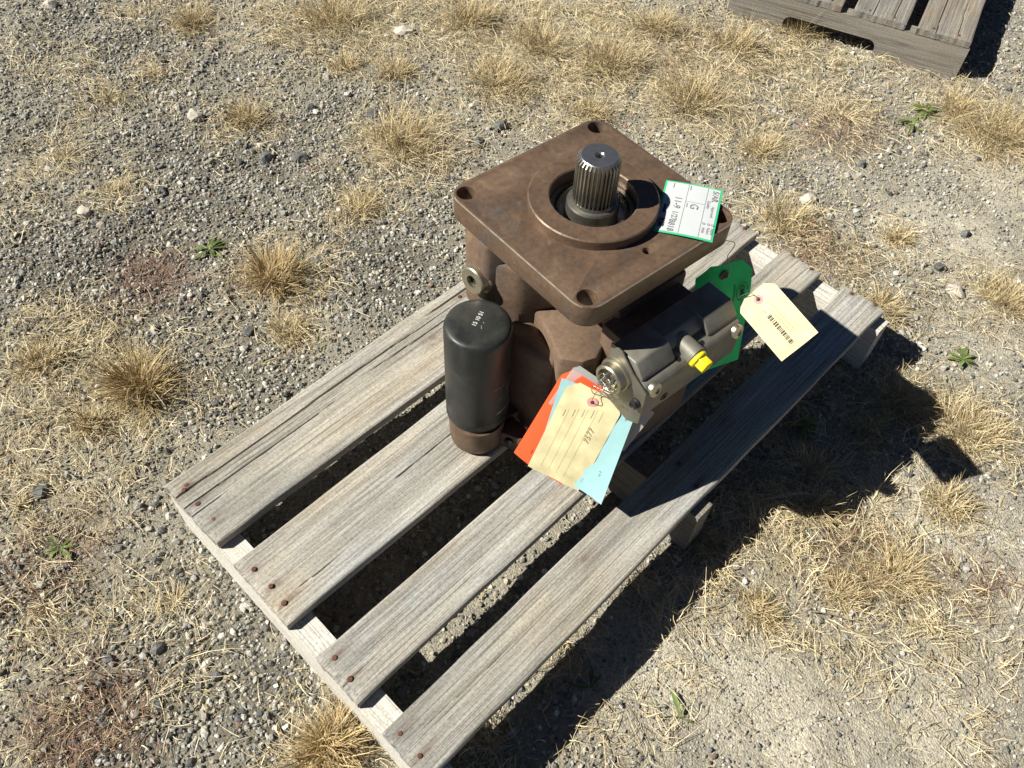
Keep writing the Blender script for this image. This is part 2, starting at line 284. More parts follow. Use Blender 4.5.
def build_ground():
    fx = np.arange(-.95, 3.1, .011); fy = np.arange(-1.65, 2.2, .011)
    ext = np.array([.05, .15, .4, 1, 2.5, 6, 15, 40, 90])
    xs = np.concatenate([fx[0] - ext[::-1], fx, fx[-1] + ext]); ys = np.concatenate([fy[0] - ext[::-1], fy, fy[-1] + ext])
    X, Y = np.meshgrid(xs, ys, indexing='ij'); Z = hgt(X, Y) + .003 * (value_noise(X, Y, .012, 9) - .5)
    x, y = X.ravel(), Y.ravel(); s = field(x, y, SAND, 21)[:, None]; b = field(x, y, BROWN, 31)[:, None]; g = field(x, y, GRAV, 41)[:, None]; st = field(x, y, STRAW, 51, .1)[:, None]
    c = np.array([[.335, .32, .274]]) * np.ones((len(x), 1))
    c = c * (1 - .75 * g) + .75 * g * np.array([[.1, .098, .087]])  # gravel soil darkened: shade between the stones put into its colour
    c = c * (1 - .6 * st) + .6 * st * np.array([[.32, .285, .2]])
    c = c * (1 - .8 * s) + .8 * s * np.array([[.56, .53, .45]])
    c = c * (1 - .7 * b) + .7 * b * np.array([[.19, .12, .085]])
    nx, ny = len(xs), len(ys); I = np.arange(nx * ny).reshape(nx, ny)
    q = np.stack([I[:-1, :-1], I[1:, :-1], I[1:, 1:], I[:-1, 1:]], -1).reshape(-1, 4)
    o = link('ground', np_mesh('ground', np.c_[x, y, Z.ravel()], q, col=c, smooth_=True), MG); o['kind'] = 'structure'
    o['label'] = 'gravelly dry soil ground with straw patches'; return o
build_ground()
# scatter region: the yard in view plus a wide margin
def in_view(x, y, m=.25):
    P = [(.49, 1.62), (2.55, -.21), (.59, -1.09), (-.36, -.13)]; cx, cy = .82, .05; ok = np.ones(len(x), bool)
    for (x0, y0), (x1, y1) in zip(P, P[1:] + P[:1]):
        nx, ny = y0 - y1, x1 - x0; L = math.hypot(nx, ny); s = np.sign((cx - x0) * nx + (cy - y0) * ny); ok &= s * ((x - x0) * nx + (y - y0) * ny) / L > -m
    return ok
def rot_rand(n, rs):
    q = rs.randn(n, 4); q /= np.linalg.norm(q, axis=1)[:, None]; w, x, y, z = q.T
    return np.stack([1 - 2 * (y * y + z * z), 2 * (x * y - z * w), 2 * (x * z + y * w), 2 * (x * y + z * w), 1 - 2 * (x * x + z * z), 2 * (y * z - x * w), 2 * (x * z - y * w), 2 * (y * z + x * w), 1 - 2 * (x * x + y * y)], -1).reshape(n, 3, 3)
def ico(sub, seed):
    bm = bmesh.new(); bmesh.ops.create_icosphere(bm, subdivisions=sub, radius=1); rs = np.random.RandomState(seed)
    co = np.array([v.co[:] for v in bm.verts]); f = np.array([[v.index for v in fc.verts] for fc in bm.faces]); bm.free()
    for k in range(7):                                   # chip flat facets off a ball
        d = rs.randn(3); d /= np.linalg.norm(d); h = rs.uniform(.5, .85); s = co @ d; over = s > h; co[over] -= np.outer(s[over] - h, d)
    co *= 1 + .1 * rs.randn(len(co), 1); return co, f
def octa(seed):
    rs = np.random.RandomState(seed); co = np.array([[1, 0, 0], [-1, 0, 0], [0, 1, 0], [0, -1, 0], [0, 0, 1], [0, 0, -1.0]]) * rs.uniform(.75, 1.25, (6, 1)) + rs.uniform(-.3, .3, (6, 3))
    return co, np.array([[0, 2, 4], [2, 1, 4], [1, 3, 4], [3, 0, 4], [2, 0, 5], [1, 2, 5], [3, 1, 5], [0, 3, 5]])
def stone_colors(n, rs):
    t = rs.rand(n); v = rs.uniform(.7, 1.3, n)[:, None]; c = np.tile([[.36, .358, .325]], (n, 1))
    c[t < .2] = [.17, .175, .172]; c[(t > .5) & (t < .72)] = [.5, .492, .445]; c[(t > .72) & (t < .86)] = [.5, .45, .35]; c[(t > .86) & (t < .89)] = [.26, .19, .15]; c[t > .92] = [.72, .7, .63]
    return c * v * .84
def scatter_stones(n_try, rmin, rmax, dens, seed, sub=1, sink=.24):
    rs = np.random.RandomState(seed); x = rs.uniform(-.9, 3.0, n_try); y = rs.uniform(-1.6, 2.1, n_try)
    k = in_view(x, y); x, y = x[k], y[k]; k = rs.rand(len(x)) < dens(x, y); x, y = x[k], y[k]; n = len(x)
    r = rmin * (rmax / rmin) ** (rs.rand(n) ** 1.7); col = stone_colors(n, rs); rot = rot_rand(n, rs)
    sc = r[:, None] * rs.uniform(.6, 1.25, (n, 3)); var = rs.randint(0, 10, n); V = []; F = []; K = []; off = 0
    for j in range(10):
        co, f = ico(sub, 100 + j) if sub else octa(j); m = var == j; nn = m.sum()
        if not nn: continue
        p = np.einsum('nij,nvj->nvi', rot[m], co[None] * sc[m][:, None, :]); p[:, :, 2] *= .9
        p[:, :, 0] += x[m][:, None]; p[:, :, 1] += y[m][:, None]; p[:, :, 2] += (hgt(x[m], y[m]) + r[m] * (1 - 2 * sink) * .7)[:, None]
        V.append(p.reshape(-1, 3)); F.append((f[None] + (np.arange(nn) * len(co))[:, None, None]).reshape(-1, 3) + off); K.append(np.repeat(col[m], len(co), 0)); off += nn * len(co)
    return np.concatenate(V), np.concatenate(F), np.concatenate(K), n
def d_gravel(x, y): return np.clip(.5 + 1.2 * field(x, y, GRAV, 41) - .75 * field(x, y, SAND, 21) - .25 * field(x, y, STRAW, 51, .1) - .7 * field(x, y, BROWN, 31), .08, 1)
def d_small(x, y): return np.clip(.55 + .4 * field(x, y, GRAV, 41) + .2 * field(x, y, SAND, 21), .3, 1)
parts_ = [scatter_stones(15000, .0052, .0088, d_gravel, 1), scatter_stones(235000, .0025, .0054, d_gravel, 3), scatter_stones(260000, .0016, .0030, d_small, 2, 0)]
off = 0; V = []; F = []; K = []
for v, f, k, n in parts_: V.append(v); F.append(f + off); K.append(k); off += len(v)
o = link('gravel', np_mesh('gravel', np.concatenate(V), tris=np.concatenate(F), col=np.concatenate(K)), MST)
tag(o, 'loose grey and tan gravel strewn over the yard', 'gravel', kind='stuff')

# ---------------------------------------------------------------- grass
def blades(bx, by, bz, az, el, ln, wd, droop, col, seg=4, rs=RNG, curl=.35):
    n = len(bx); t = np.linspace(0, 1, seg + 1)
    ang = el[:, None] - droop[:, None] * t[None] ** 1.3; bend = (rs.randn(n) * curl)[:, None] * t[None]
    step = ln[:, None] / seg; dxy = np.cos(ang) * step; dz = np.sin(ang) * step; a = az[:, None] + bend
    X = bx[:, None] + np.concatenate([np.zeros((n, 1)), np.cumsum(dxy * np.cos(a), 1)[:, :-1]], 1)
    Y = by[:, None] + np.concatenate([np.zeros((n, 1)), np.cumsum(dxy * np.sin(a), 1)[:, :-1]], 1)
    Z = bz[:, None] + np.concatenate([np.zeros((n, 1)), np.cumsum(dz, 1)[:, :-1]], 1)
    Z = np.maximum(Z, hgt(X, Y) + .0015 + .004 * rs.rand(n)[:, None])
    w = wd[:, None] * np.clip(1.05 - .9 * t[None] ** 2, .15, 1) * .5; tw = rs.uniform(-.9, .9, n)[:, None]
    px, py, pz = -np.sin(a) * np.cos(tw), np.cos(a) * np.cos(tw), np.sin(tw) * np.ones_like(a)
    A = np.stack([X + px * w, Y + py * w, Z + pz * w], -1); B = np.stack([X - px * w, Y - py * w, Z - pz * w], -1)
    co = np.stack([A, B], 2).reshape(n, -1, 3); m = 2 * (seg + 1); base = np.arange(n)[:, None] * m; q = []
    for k in range(seg): q.append(np.stack([base[:, 0] + 2 * k, base[:, 0] + 2 * k + 1, base[:, 0] + 2 * k + 3, base[:, 0] + 2 * k + 2], -1))
    c = np.repeat(col, m, 0); return co.reshape(-1, 3), np.concatenate(q), c
def straw_colors(n, rs, kind=0):
    t = rs.rand(n); c = np.tile([[.66, .55, .335]], (n, 1)); c[t < .35] = [.76, .67, .46]; c[(t > .35) & (t < .5)] = [.48, .37, .2]; c[(t > .5) & (t < .58)] = [.3, .22, .14]; c[t > .96] = [.3, .3, .12]
    if kind == 1: c = c * .62 + .38 * np.array([[.47, .345, .15]])
    if kind == 2: c = c * .45 + .55 * np.array([[.47, .32, .12]])
    return c * rs.uniform(.62, 1.2, n)[:, None]
def litter(n_try, seed, fld=None, tint=None):
    rs = np.random.RandomState(seed); x = rs.uniform(-.9, 3.0, n_try); y = rs.uniform(-1.6, 2.1, n_try); k = in_view(x, y); x, y = x[k], y[k]
    k = rs.rand(len(x)) < (np.clip(.010 + .95 * field(x, y, STRAW, 51, .045) ** 1.35 * (.15 + 1.3 * value_noise(x, y, .05, 77)), 0, 1) if fld is None else np.clip(.9 * field(x, y, fld, 31), 0, 1)); x, y = x[k], y[k]
    under = (x > .02) & (x < 1.05) & (y > -.53) & (y < -.03); k = ~under | (rs.rand(len(x)) < .3); x, y = x[k], y[k]; n = len(x)
    ln = rs.uniform(.008, .042, n) * np.where(rs.rand(n) < .08, 2.2, 1)
    az = value_noise(x, y, .09, 88) * 12 + rs.randn(n) * .8
    return blades(x, y, hgt(x, y) + .002 + .012 * rs.rand(n) ** 2, az, rs.uniform(-.05, .35, n) + (rs.rand(n) < .3) * rs.uniform(0, .9, n), ln, rs.uniform(.0006, .0013, n), rs.uniform(.1, 1.2, n), straw_colors(n, rs) if tint is None else np.array([tint]) * rs.uniform(.5, 1.5, n)[:, None], 3, rs=rs, curl=.9)
v, q, c = litter(800000, 5)
v2_, q2_, c2_ = litter(480000, 6, BROWN, (.23, .135, .095)); q = np.concatenate([q, q2_ + len(v)]); v = np.concatenate([v, v2_]); c = np.concatenate([c, c2_]); print('litter', len(q))
o = link('straw_litter', np_mesh('straw_litter', v, q, col=c), MGR)
tag(o, 'pale dry straw and dead grass lying over the gravel', 'straw', kind='stuff')

# ---------------------------------------------------------------- pallets
def board_mesh(L, w, t, seed, cracks=(), nx=None, ny=None, stains=()):
    """plank along x, centred, top at z=0: grain ridges, splits, worn edges"""
    nx = nx or int(L / .009); ny = ny or max(8, int(w / .0013)); rs = np.random.RandomState(seed)
    x = np.linspace(-L / 2, L / 2, nx + 1); y = np.linspace(-w / 2, w / 2, ny + 1); X, Y = np.meshgrid(x, y, indexing='ij')
    o = rs.uniform(-50, 50, 2)
    Z = -.0011 * value_noise(X * .05 + o[0], Y + o[1], .0042, seed) - .0006 * value_noise(X * .25 + o[0], Y + o[1], .008, seed + 1) + .0022 * (value_noise(X + o[0], Y * 2 + o[1], .25, seed + 2) - .5)
    e = np.minimum(w / 2 - np.abs(Y), L / 2 - np.abs(X)); Z -= .0016 * np.clip(1 - e / .0032, 0, 1) ** 2
    for cy, x0, x1, wd, dp in cracks:
        path = cy + .0035 * (value_noise(X[:, :1] + o[1], X[:, :1] * 0, .16, seed + 7) - .5) * 2 + .0012 * (value_noise(X[:, :1], X[:, :1] * 0, .03, seed + 8) - .5)
        env = np.clip((X[:, :1] - x0) / .02, 0, 1) * np.clip((x1 - X[:, :1]) / max(.08, (x1 - x0) * .5), 0, 1)
        Z -= dp * env * np.clip(1.25 - np.abs(Y - path) / (wd * (.35 + .65 * env)), 0, 1)
    ey = .0022 * (value_noise(X * .35 + o[0], Y * 0 + 3, .02, seed + 3) - .5) + .002 * (value_noise(X + o[0], Y * 0, .2, seed + 4) - .5)
    Yd = Y + ey * np.sign(Y) * (np.abs(Y) / (w / 2)) ** 4
    Xd = X + (.0045 * (value_noise(Y + o[1], Y * 0 + 9, .009, seed + 5) - .5)) * np.sign(X) * (np.abs(X) / (L / 2)) ** 30
    top = np.c_[Xd.ravel(), Yd.ravel(), Z.ravel()]; I = np.arange((nx + 1) * (ny + 1)).reshape(nx + 1, ny + 1)
    q = np.stack([I[:-1, :-1], I[1:, :-1], I[1:, 1:], I[:-1, 1:]], -1).reshape(-1, 4)
    ring = np.concatenate([I[:, 0], I[-1, 1:], I[-2::-1, -1], I[0, -2:0:-1]]); n0 = len(top); m = len(ring)
    low = top[ring].copy(); low[:, 2] = -t + .0012 * (value_noise(low[:, 0] * .5 + o[0], low[:, 1], .03, seed + 6) - .5)
    k = np.arange(m); k2 = (k + 1) % m; sq = np.stack([ring[k], n0 + k, n0 + k2, ring[k2]], -1)
    J = n0 + k; bq = []                                        # underside strip between the two long sides
    side0 = J[:nx + 1]; side1 = J[nx + ny:nx + ny + nx + 1][::-1]
    bq = np.stack([side0[:-1], side1[:-1], side1[1:], side0[1:]], -1)
    P = np.concatenate([top, low]); c = np.ones((len(P), 3)); wv = value_noise(P[:, 0] + o[0], P[:, 1] * 3, .13, seed + 11)[:, None]; gv = value_noise(P[:, 0] * .4 + o[0], P[:, 1] * 2 + o[1], .05, seed + 12)[:, None]
    c *= 1 + (wv - .45) * np.array([[.1, .01, -.13]]); c *= .82 + .36 * gv
    for sx, sy in stains:                                       # iron stains drawn out along the grain
        d = np.hypot((P[:, 0] - sx) / np.where(P[:, 0] < sx, .012, .034), (P[:, 1] - sy) / .0065); c *= 1 - (.5 * np.clip(1.2 - d, 0, 1) * (.4 + .9 * value_noise(P[:, 0], P[:, 1], .004, seed + 13)))[:, None] * np.array([[.75, .95, 1]])
    for kx, ky, kr in [(rs.uniform(-.3, .45), rs.uniform(-.3, .3) * w, rs.uniform(.004, .008)) for _ in range(2)]:   # knots
        d = np.hypot((P[:, 0] - kx) / 1.7, P[:, 1] - ky) / kr; c *= 1 - (.55 * np.clip(1.25 - d, 0, 1) + .18 * np.clip(1 - abs(d - 1.8), 0, 1))[:, None] * np.array([[.7, .9, 1]])
    me = np_mesh('deck_board', P, np.concatenate([q, sq, bq]), col=np.clip(c, .1, 1.4), smooth_=True)
    return smooth(me, 40)
def nail_mesh():
    bm = bmesh.new(); add_lathe(bm, [(0, .0014), (.0030, .0012), (.0038, .0003), (.0038, -.004), (0, -.004)], 10); return bm_mesh(bm, 'nail')
NAIL = nail_mesh()
def stringer_mesh(L, w, h, seed, notches=()):
    """beam along x, centred in y, top at z=0; notches cut from below"""
    pr = [(-L / 2, -h)]
    for a, b, d in sorted(notches):
        r = .018; pr += [(a, -h)] + [(a + r * (1 - math.cos(t)), -h + d - r + r * math.sin(t)) for t in np.linspace(0, math.pi / 2, 5)] + [(b - r * (1 - math.cos(t)), -h + d - r + r * math.sin(t)) for t in np.linspace(math.pi / 2, 0, 5)] + [(b, -h)]
    pr += [(L / 2, -h)]; top = [(x, .0012 * random.uniform(-1, 1)) for x in np.linspace(L / 2, -L / 2, 24)]
    bm = bmesh.new(); add_prism(bm, pr + top, 'y', -w / 2, w / 2)
    bmesh.ops.bevel(bm, geom=[e for e in bm.edges if len(e.link_faces) == 2 and e.calc_face_angle(0) > 1], offset=.0018, segments=1, affect='EDGES', clamp_overlap=True)
    me = bm_mesh(bm, 'stringer', 30); a = me.color_attributes.new('Col', 'FLOAT_COLOR', 'POINT'); a.data.foreach_set('color', [1.0] * (4 * len(me.vertices))); return me
PL = 1.067; YS = [0, .1298, .1684, .2907, .3491, .4293, .4762, .5553]; BT = .017
NAILS = [[(0.0225, -0.0218), (0.0159, -0.026), (0.0173, -0.0592), (0.0188, -0.0946)], [(0.015, -0.1959), (0.0167, -0.2316), (0.0147, -0.2628)], [(0.0159, -0.366), (0.0129, -0.4004)], [(0.0139, -0.4931), (0.0138, -0.5286)]]
pal = empty('wooden_pallet', (PL / 2, -.278, 0)); tag(pal, 'weathered grey wooden pallet carrying the rusty hydraulic pump', 'pallet')
CR_ = [[(.035, -.55, .1, .0014, .005), (.012, -.55, -.2, .001, .004), (-.006, -.55, -.45, .0011, .004), (.048, -.05, .3, .0014, .005), (.02, -.2, .35, .0009, .003)],
       [(.010, -.3, .3, .0008, .003), (-.03, -.5, -.4, .0008, .003)],
       [(-.012, -.55, -.47, .0009, .003), (.014, .05, .5, .0008, .002)],
       [(.006, -.5, -.3, .0006, .0015), (.02, .1, .5, .0006, .002)]]
for i in range(4):
    y0, y1 = YS[2 * i], YS[2 * i + 1]; xy = [(nx - PL / 2, ny + (y0 + y1) / 2) for nx, ny in NAILS[i]]
    for xx in (.02, .525): xy += [(xx + random.uniform(-.008, .008), f * (y1 - y0) / 2) for f in ((-.55, .5) if i > 1 else (-.6, .0, .6))]
    b = link('deck_board', board_mesh(PL, y1 - y0, BT, 40 + 10 * i, CR_[i], stains=xy), MW, pal); b.location = (0, -(y0 + y1) / 2 + .278, H)
    for nx, ny in xy:
        nl = link('nail', NAIL, None, b); nl.location = (nx, ny, random.uniform(-.0011, .0002)); nl.scale = (random.uniform(.8, 1.1), random.uniform(.8, 1.1), 1); nl.rotation_euler = (random.uniform(-.15, .15), random.uniform(-.15, .15), 0)
    if i == 0: NAIL.materials.append(MNAIL)
for sx, mt, sl in ((.0175, MWP, .574), (.532, MWG, .563), (PL - .0185, MWP, .568)):
    s = link('stringer', stringer_mesh(sl, .035, H - BT - .001, 3, ()), mt, pal); s.location = (sx - PL / 2, -.2885 + .278, H - BT - .001); s.rotation_euler = (0, 0, math.pi / 2)
# the second pallet, behind on the right
p2 = empty('wooden_pallet', (2.033, -.262, -.018), R(17)); tag(p2, 'grey wooden pallet in the far corner with a notched front beam', 'pallet')
for k, (y0, w) in enumerate(((.004, .128), (.16, .13), (.32, .12), (.47, .125))):
    b = link('deck_board', board_mesh(1.0, w, BT, 90 + 10 * k, [(.02, -.5, .2, .0013, .005), (-.03, -.5, -.2, .0012, .004)], 70, 60), MWG, p2); b.location = (.502, y0 + w / 2, .118)
    for f in (-.5, .45):
        nl = link('nail', NAIL, None, b); nl.location = (-.484, f * w / 2, -.0006)
for k, sx in enumerate((.02, .5, .98)):
    s = link('stringer', stringer_mesh(.6, .036, .1, 5, ((-.09, .15, .055),)), MWG, p2); s.location = (sx, .3, .118 - BT - .001); s.rotation_euler = (0, 0, math.pi / 2)

# ---------------------------------------------------------------- hydraulic pump
TH = R(-6.053); PX, PY = .55535, -.27372; FZ = .3616
pump = empty('hydraulic_pump', (PX, PY, H), TH); tag(pump, 'rusty brown hydraulic pump standing shaft up on the pallet', 'pump')
PM = Matrix.Translation((PX, PY, H)) @ Matrix.Rotation(TH, 4, 'Z')
def loc2w(p): return PM @ Vector(p)
# flange with real bolt holes
hs = .11225
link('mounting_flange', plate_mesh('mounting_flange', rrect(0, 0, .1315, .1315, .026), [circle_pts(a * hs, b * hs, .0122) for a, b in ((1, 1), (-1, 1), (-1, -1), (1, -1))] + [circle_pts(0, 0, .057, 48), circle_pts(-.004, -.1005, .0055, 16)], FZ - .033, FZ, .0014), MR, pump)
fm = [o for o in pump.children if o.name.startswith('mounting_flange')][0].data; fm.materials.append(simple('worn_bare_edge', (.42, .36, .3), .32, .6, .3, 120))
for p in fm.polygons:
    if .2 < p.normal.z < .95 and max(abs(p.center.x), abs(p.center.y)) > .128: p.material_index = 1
bm = bmesh.new(); add_lathe(bm, [(.0545, FZ - .03), (.0815, FZ - .001), (.0825, FZ), (.0825, FZ + .0122), (.0808, FZ + .0136), (.0565, FZ + .0136), (.0548, FZ + .0122), (.0548, FZ - .02), (.0545, FZ - .03)], 72)
link('pilot_ring', bm_mesh(bm, 'pilot_ring', 30), MR, pump)
bm = bmesh.new(); add_lathe(bm, [(0, FZ - .028), (.0547, FZ - .028), (.0547, FZ - .006), (.0535, FZ - .004), (.0480, FZ - .004), (.0475, FZ - .012), (.0455, FZ - .012), (.045, FZ - .004), (.0425, FZ - .003), (.0415, FZ - .014), (.036, FZ - .016), (0, FZ - .016)], 56)
link('shaft_seal_carrier', bm_mesh(bm, 'seal', 30), MSTEEL, pump)
bm = bmesh.new(); add_lathe(bm, [(0, FZ - .016), (.0335, FZ - .016), (.0335, FZ + .006), (.0320, FZ + .0085), (.0285, FZ + .0095), (.0275, FZ + .013), (0, FZ + .013)], 48)
sh_c = link('shaft_collar', bm_mesh(bm, 'collar', 30), MSTEEL, pump)
def spline_shaft():
    nt_ = 32; bm = bmesh.new(); r0, r1 = .0238, .0271; out = []
    for k in range(nt_):
        for f, r in ((-.30, r0), (-.16, r1), (.16, r1), (.30, r0)):
            a = 2 * math.pi * (k + f) / nt_; out.append((r, a))
    lv = [(FZ + .010, 1, 0), (FZ + .070, 1, 0), (FZ + .0745, 0, 0)]; rings = []
    for i, (z, full, _) in enumerate(lv):
        rings.append([bm.verts.new(((r if full else min(r, .0232)) * math.cos(a), (r if full else min(r, .0232)) * math.sin(a), z)) for r, a in out])
    n = len(out)
    for A, B in zip(rings, rings[1:]):
        for k in range(n): bm.faces.new((A[k], A[(k + 1) % n], B[(k + 1) % n], B[k]))
    bm.faces.new(rings[0][::-1])
    return bm_mesh(bm, 'drive_shaft', 20)
shaft = link('drive_shaft', spline_shaft(), MSTEEL, pump)
bm = bmesh.new(); add_lathe(bm, [(.0232, FZ + .0743), (.022, FZ + .0753), (.0062, FZ + .0753), (.0046, FZ + .0740), (.0040, FZ + .062), (0, FZ + .060)], 48)
link('shaft_end', bm_mesh(bm, 'shaft_end', 30), MSHINE, shaft)
# castings
bm = bmesh.new()
add_prism(bm, rrect(.012, .0, .118, .122, .055, 6), 'z', .0, .06, .006)          # end cap on the deck
add_prism(bm, rrect(.035, .025, .08, .085, .05, 6), 'z', .06, FZ - .03, .006)        # barrel
add_prism(bm, [(-.118, .105), (-.118, .045), (-.1, .014), (-.078, .003), (-.03, -.022), (.03, .0), (.03, .105)], 'z', .05, .292, .008)    # left shoulder carrying the plug
add_prism(bm, [(-.128, .098), (-.128, .052), (-.09, .03), (-.06, .06), (-.08, .115)], 'z', .19, .322, .007)
add_prism(bm, [(-.079, .010), (-.09, -.03), (-.101, -.06), (-.110, -.08), (-.09, -.102), (-.07, -.108), (-.041, -.094), (.02, -.06), (.02, .03)], 'z', .02, .215, .005)   # flat topped boss beside the valve
add_prism(bm, [(-.12, .07), (-.121, .0), (-.117, -.045), (-.106, -.072), (-.08, -.06), (-.07, .05)], 'z', .01, .192, .012, 3)
add_prism(bm, [(-.05, -.09), (-.05, -.14), (.085, -.14), (.085, -.09)], 'z', .1, .252, .004, 2)
add_prism(bm, [(-.07, -.09), (-.07, -.165), (.085, -.165), (.085, -.09)], 'z', .03, .183, .012, 3)  # mass added under the valve to block light leaking onto the near board
add_prism(bm, [(-.035, -.05), (-.04, -.13), (.1, -.13), (.1, .05), (-.02, .05)], 'z', .004, .188, .008)  # main body drawn out under the valve to close a light leak
add_prism(bm, [(-.02, -.03), (-.03, -.1), (.1, -.1), (.1, .05), (-.02, .05)], 'z', .06, .265, .008)
link('housing', bm_mesh(bm, 'housing', 40), MR2, pump)
bm = bmesh.new(); add_prism(bm, [(-.085, .07), (-.07, .02), (-.045, -.01), (-.03, -.05), (-.02, -.1), (.0, -.105), (.09, -.105), (.11, -.06), (.11, .1), (-.06, .11)], 'z', FZ - .07, FZ - .034, .007)
link('flange_shoulder', bm_mesh(bm, 'shoulder', 40), MR2, pump)
# hex socket port plug on the left face
PLG = axis_mat((-.128, .070, .253), (-1, -.12, .1)) @ Matrix.Diagonal((1.22, 1.22, 1, 1))
bm = bmesh.new(); add_lathe(bm, [(.0, -.01), (.0195, -.01), (.0195, -.002), (.0165, .0), (.0165, .003), (.0165, .009), (.015, .0105), (.0072, .0105), (.0072, .002), (0, .002)], 36, PLG)
pl = link('port_plug', bm_mesh(bm, 'plug', 30), MZINC, pump)
bm = bmesh.new(); add_prism(bm, circle_pts(0, 0, .0071, 6), 'z', .0025, .0035); bmesh.ops.transform(bm, matrix=PLG, verts=bm.verts); link('hex_socket', bm_mesh(bm, 'hex'), MRUB, pl)
# spin-on filter and its cast head
FX, FY = -.172, .012
bm = bmesh.new(); add_lathe(bm, [(0, .247), (.035, .2467), (.0405, .2458), (.0432, .2438), (.0446, .2405), (.0452, .2365), (.0452, .077), (.0442, .073), (.0442, .067), (.0452, .065), (.0452, .061), (.043, .056), (0, .056)], 64, Matrix.Translation((FX, FY, 0)))
flt = link('oil_filter', bm_mesh(bm, 'oil_filter', 40), dusty_paint(), pump); flt['label'] = 'black spin-on oil filter cartridge'
for s_, dx, dy in (('15', -.0085, -.0045), ('10', 0, 0), ('51', .0085, .0045)):
    lettering(s_, .0078, MWPRT, flt, (FX + dx * 1.05 + .004, FY + dy + .005, .2473), R(28), thick=.0002)
for s_, dx, dy, a in (('~', -.006, -.009, 60), ('-', .0005, -.0045, 75)):
    lettering(s_, .011, MINKG, flt, (FX + dx + .004, FY + dy, .24725), R(a))
bm = bmesh.new()
rs_ = random.Random(4)
for row, (z, a0, a1) in enumerate(((.152, -100, -38), (.141, -72, -40), (.136, -72, -36), (.125, -92, -40), (.117, -74, -38), (.110, -70, -36), (.094, -92, -70), (.094, -66, -44), (.081, -64, -38))):
    a = a0
    while a < a1:
        d = rs_.uniform(2, 6); hh = .0028 if row in (6, 7) else .0009
        q_ = [(FX + .0455 * math.cos(R(t)), FY + .0455 * math.sin(R(t)), zz) for t, zz in ((a, z - hh / 2), (a + d, z - hh / 2), (a + d, z + hh / 2), (a, z + hh / 2))]
        bm.faces.new([bm.verts.new(p) for p in q_]); a += d + rs_.uniform(.8, 2)
link('filter_lettering', bm_mesh(bm, 'filter_lettering'), simple('worn_white_print', (.36, .37, .36), .7, 0, .4, 300, 0), flt)
bm = bmesh.new(); add_lathe(bm, [(0, .056), (.041, .056), (.0415, .052), (.0405, .016), (.039, .006), (.035, .0012), (0, .0012)], 48, Matrix.Translation((FX - .005, FY - .006, 0)))
add_prism(bm, [(FX, FY - .03), (FX + .07, FY - .034), (FX + .07, FY + .034), (FX, FY + .03)], 'z', .006, .04, .004)
fh = link('filter_head', bm_mesh(bm, 'filter_head', 40), MR, pump)
bm = bmesh.new(); add_prism(bm, [(-.166, -.028), (-.148, -.062), (-.13, -.056), (-.13, -.02)], 'z', .002, .038, .003); link('head_bracket', bm_mesh(bm, 'head_bracket'), MR, pump)
def bolt(name, loc, d, r, h, mat, parent, kind='hex'):
    bm = bmesh.new(); M = axis_mat(loc, d)
    if kind == 'hex':
        t = bmesh.new(); add_prism(t, circle_pts(0, 0, r, 6), 'z', 0, h, r * .08); bmesh.ops.transform(t, matrix=M, verts=t.verts); merge(bm, t)
        add_lathe(bm, [(0, -.002), (r * 1.15, -.002), (r * 1.15, .0006), (0, .0006)], 24, M)
    else:
        add_lathe(bm, [(0, -.004), (r, -.004), (r, h * .25), (r * .9, h * .7), (r * .6, h * .95), (r * .42, h), (r * .36, h * .55), (0, h * .5)], 28, M)
    return link(name, bm_mesh(bm, name, 40), mat, parent)
bolt('head_screw', (-.158, -.046, .026), (-.6, -.6, .35), .0062, .006, MRUB, pump)
bolt('drain_plug', (-.15, -.078, .03), (-.75, -.5, .2), .0068, .014, MZINC, pump)
# grey control valve on the right face
valve = link('control_valve', None, None, pump) if False else None
bm = bmesh.new()
add_prism(bm, [(-.183, .262), (-.199, .257), (-.2055, .249), (-.2055, .2), (-.192, .185), (-.135, .185), (-.135, .262)], 'x', -.083, .0925, .003)
add_prism(bm, [(-.138, .281), (-.1775, .281), (-.1925, .2635), (-.1925, .25), (-.138, .25)], 'x', -.0815, -.024, .0022)
add_prism(bm, [(-.138, .281), (-.1775, .281), (-.1925, .2635), (-.1925, .25), (-.138, .25)], 'x', .036, .0915, .0022)
add_prism(bm, [(-.138, .2805), (-.168, .2795), (-.181, .268), (-.181, .25), (-.138, .25)], 'x', -.024, .038, .0018)
t = bmesh.new(); add_lathe(t, [(0, 0), (.0135, 0), (.0138, .033), (.0128, .034), (0, .034)], 32); merge(bm, t, axis_mat((.0015, -.172, .2625), (.02, -1, -.14)))
valve = link('control_valve', bm_mesh(bm, 'control_valve', 40), MGREY, pump); valve['label'] = 'grey cast control valve block'
bm = bmesh.new(); add_prism(bm, [(-.139, .287), (-.158, .287), (-.181, .266), (-.206, .253), (-.206, .19), (-.188, .178), (-.139, .19)], 'x', -.0865, -.084, .0006)
link('bracket_plate', bm_mesh(bm, 'bracket_plate'), MPLATE, valve)
bolt('button_screw', (-.0695, -.206, .2485), (.05, -1, .25), .0104, .0036, MZINC, valve, 'button')
bolt('button_screw', (.0815, -.206, .2485), (.05, -1, .25), .0104, .0036, MZINC, valve, 'button')
bolt('button_screw', (-.045, -.203, .214), (0, -1, 0), .0072, .004, MRUB, valve, 'button')
YP = axis_mat((.0020, -.2065, .2565), (.02, -1, -.14))
bm = bmesh.new(); add_lathe(bm, [(0, -.006), (.0128, -.006), (.0128, .0035), (.0118, .0048), (0, .0045)], 32, YP)
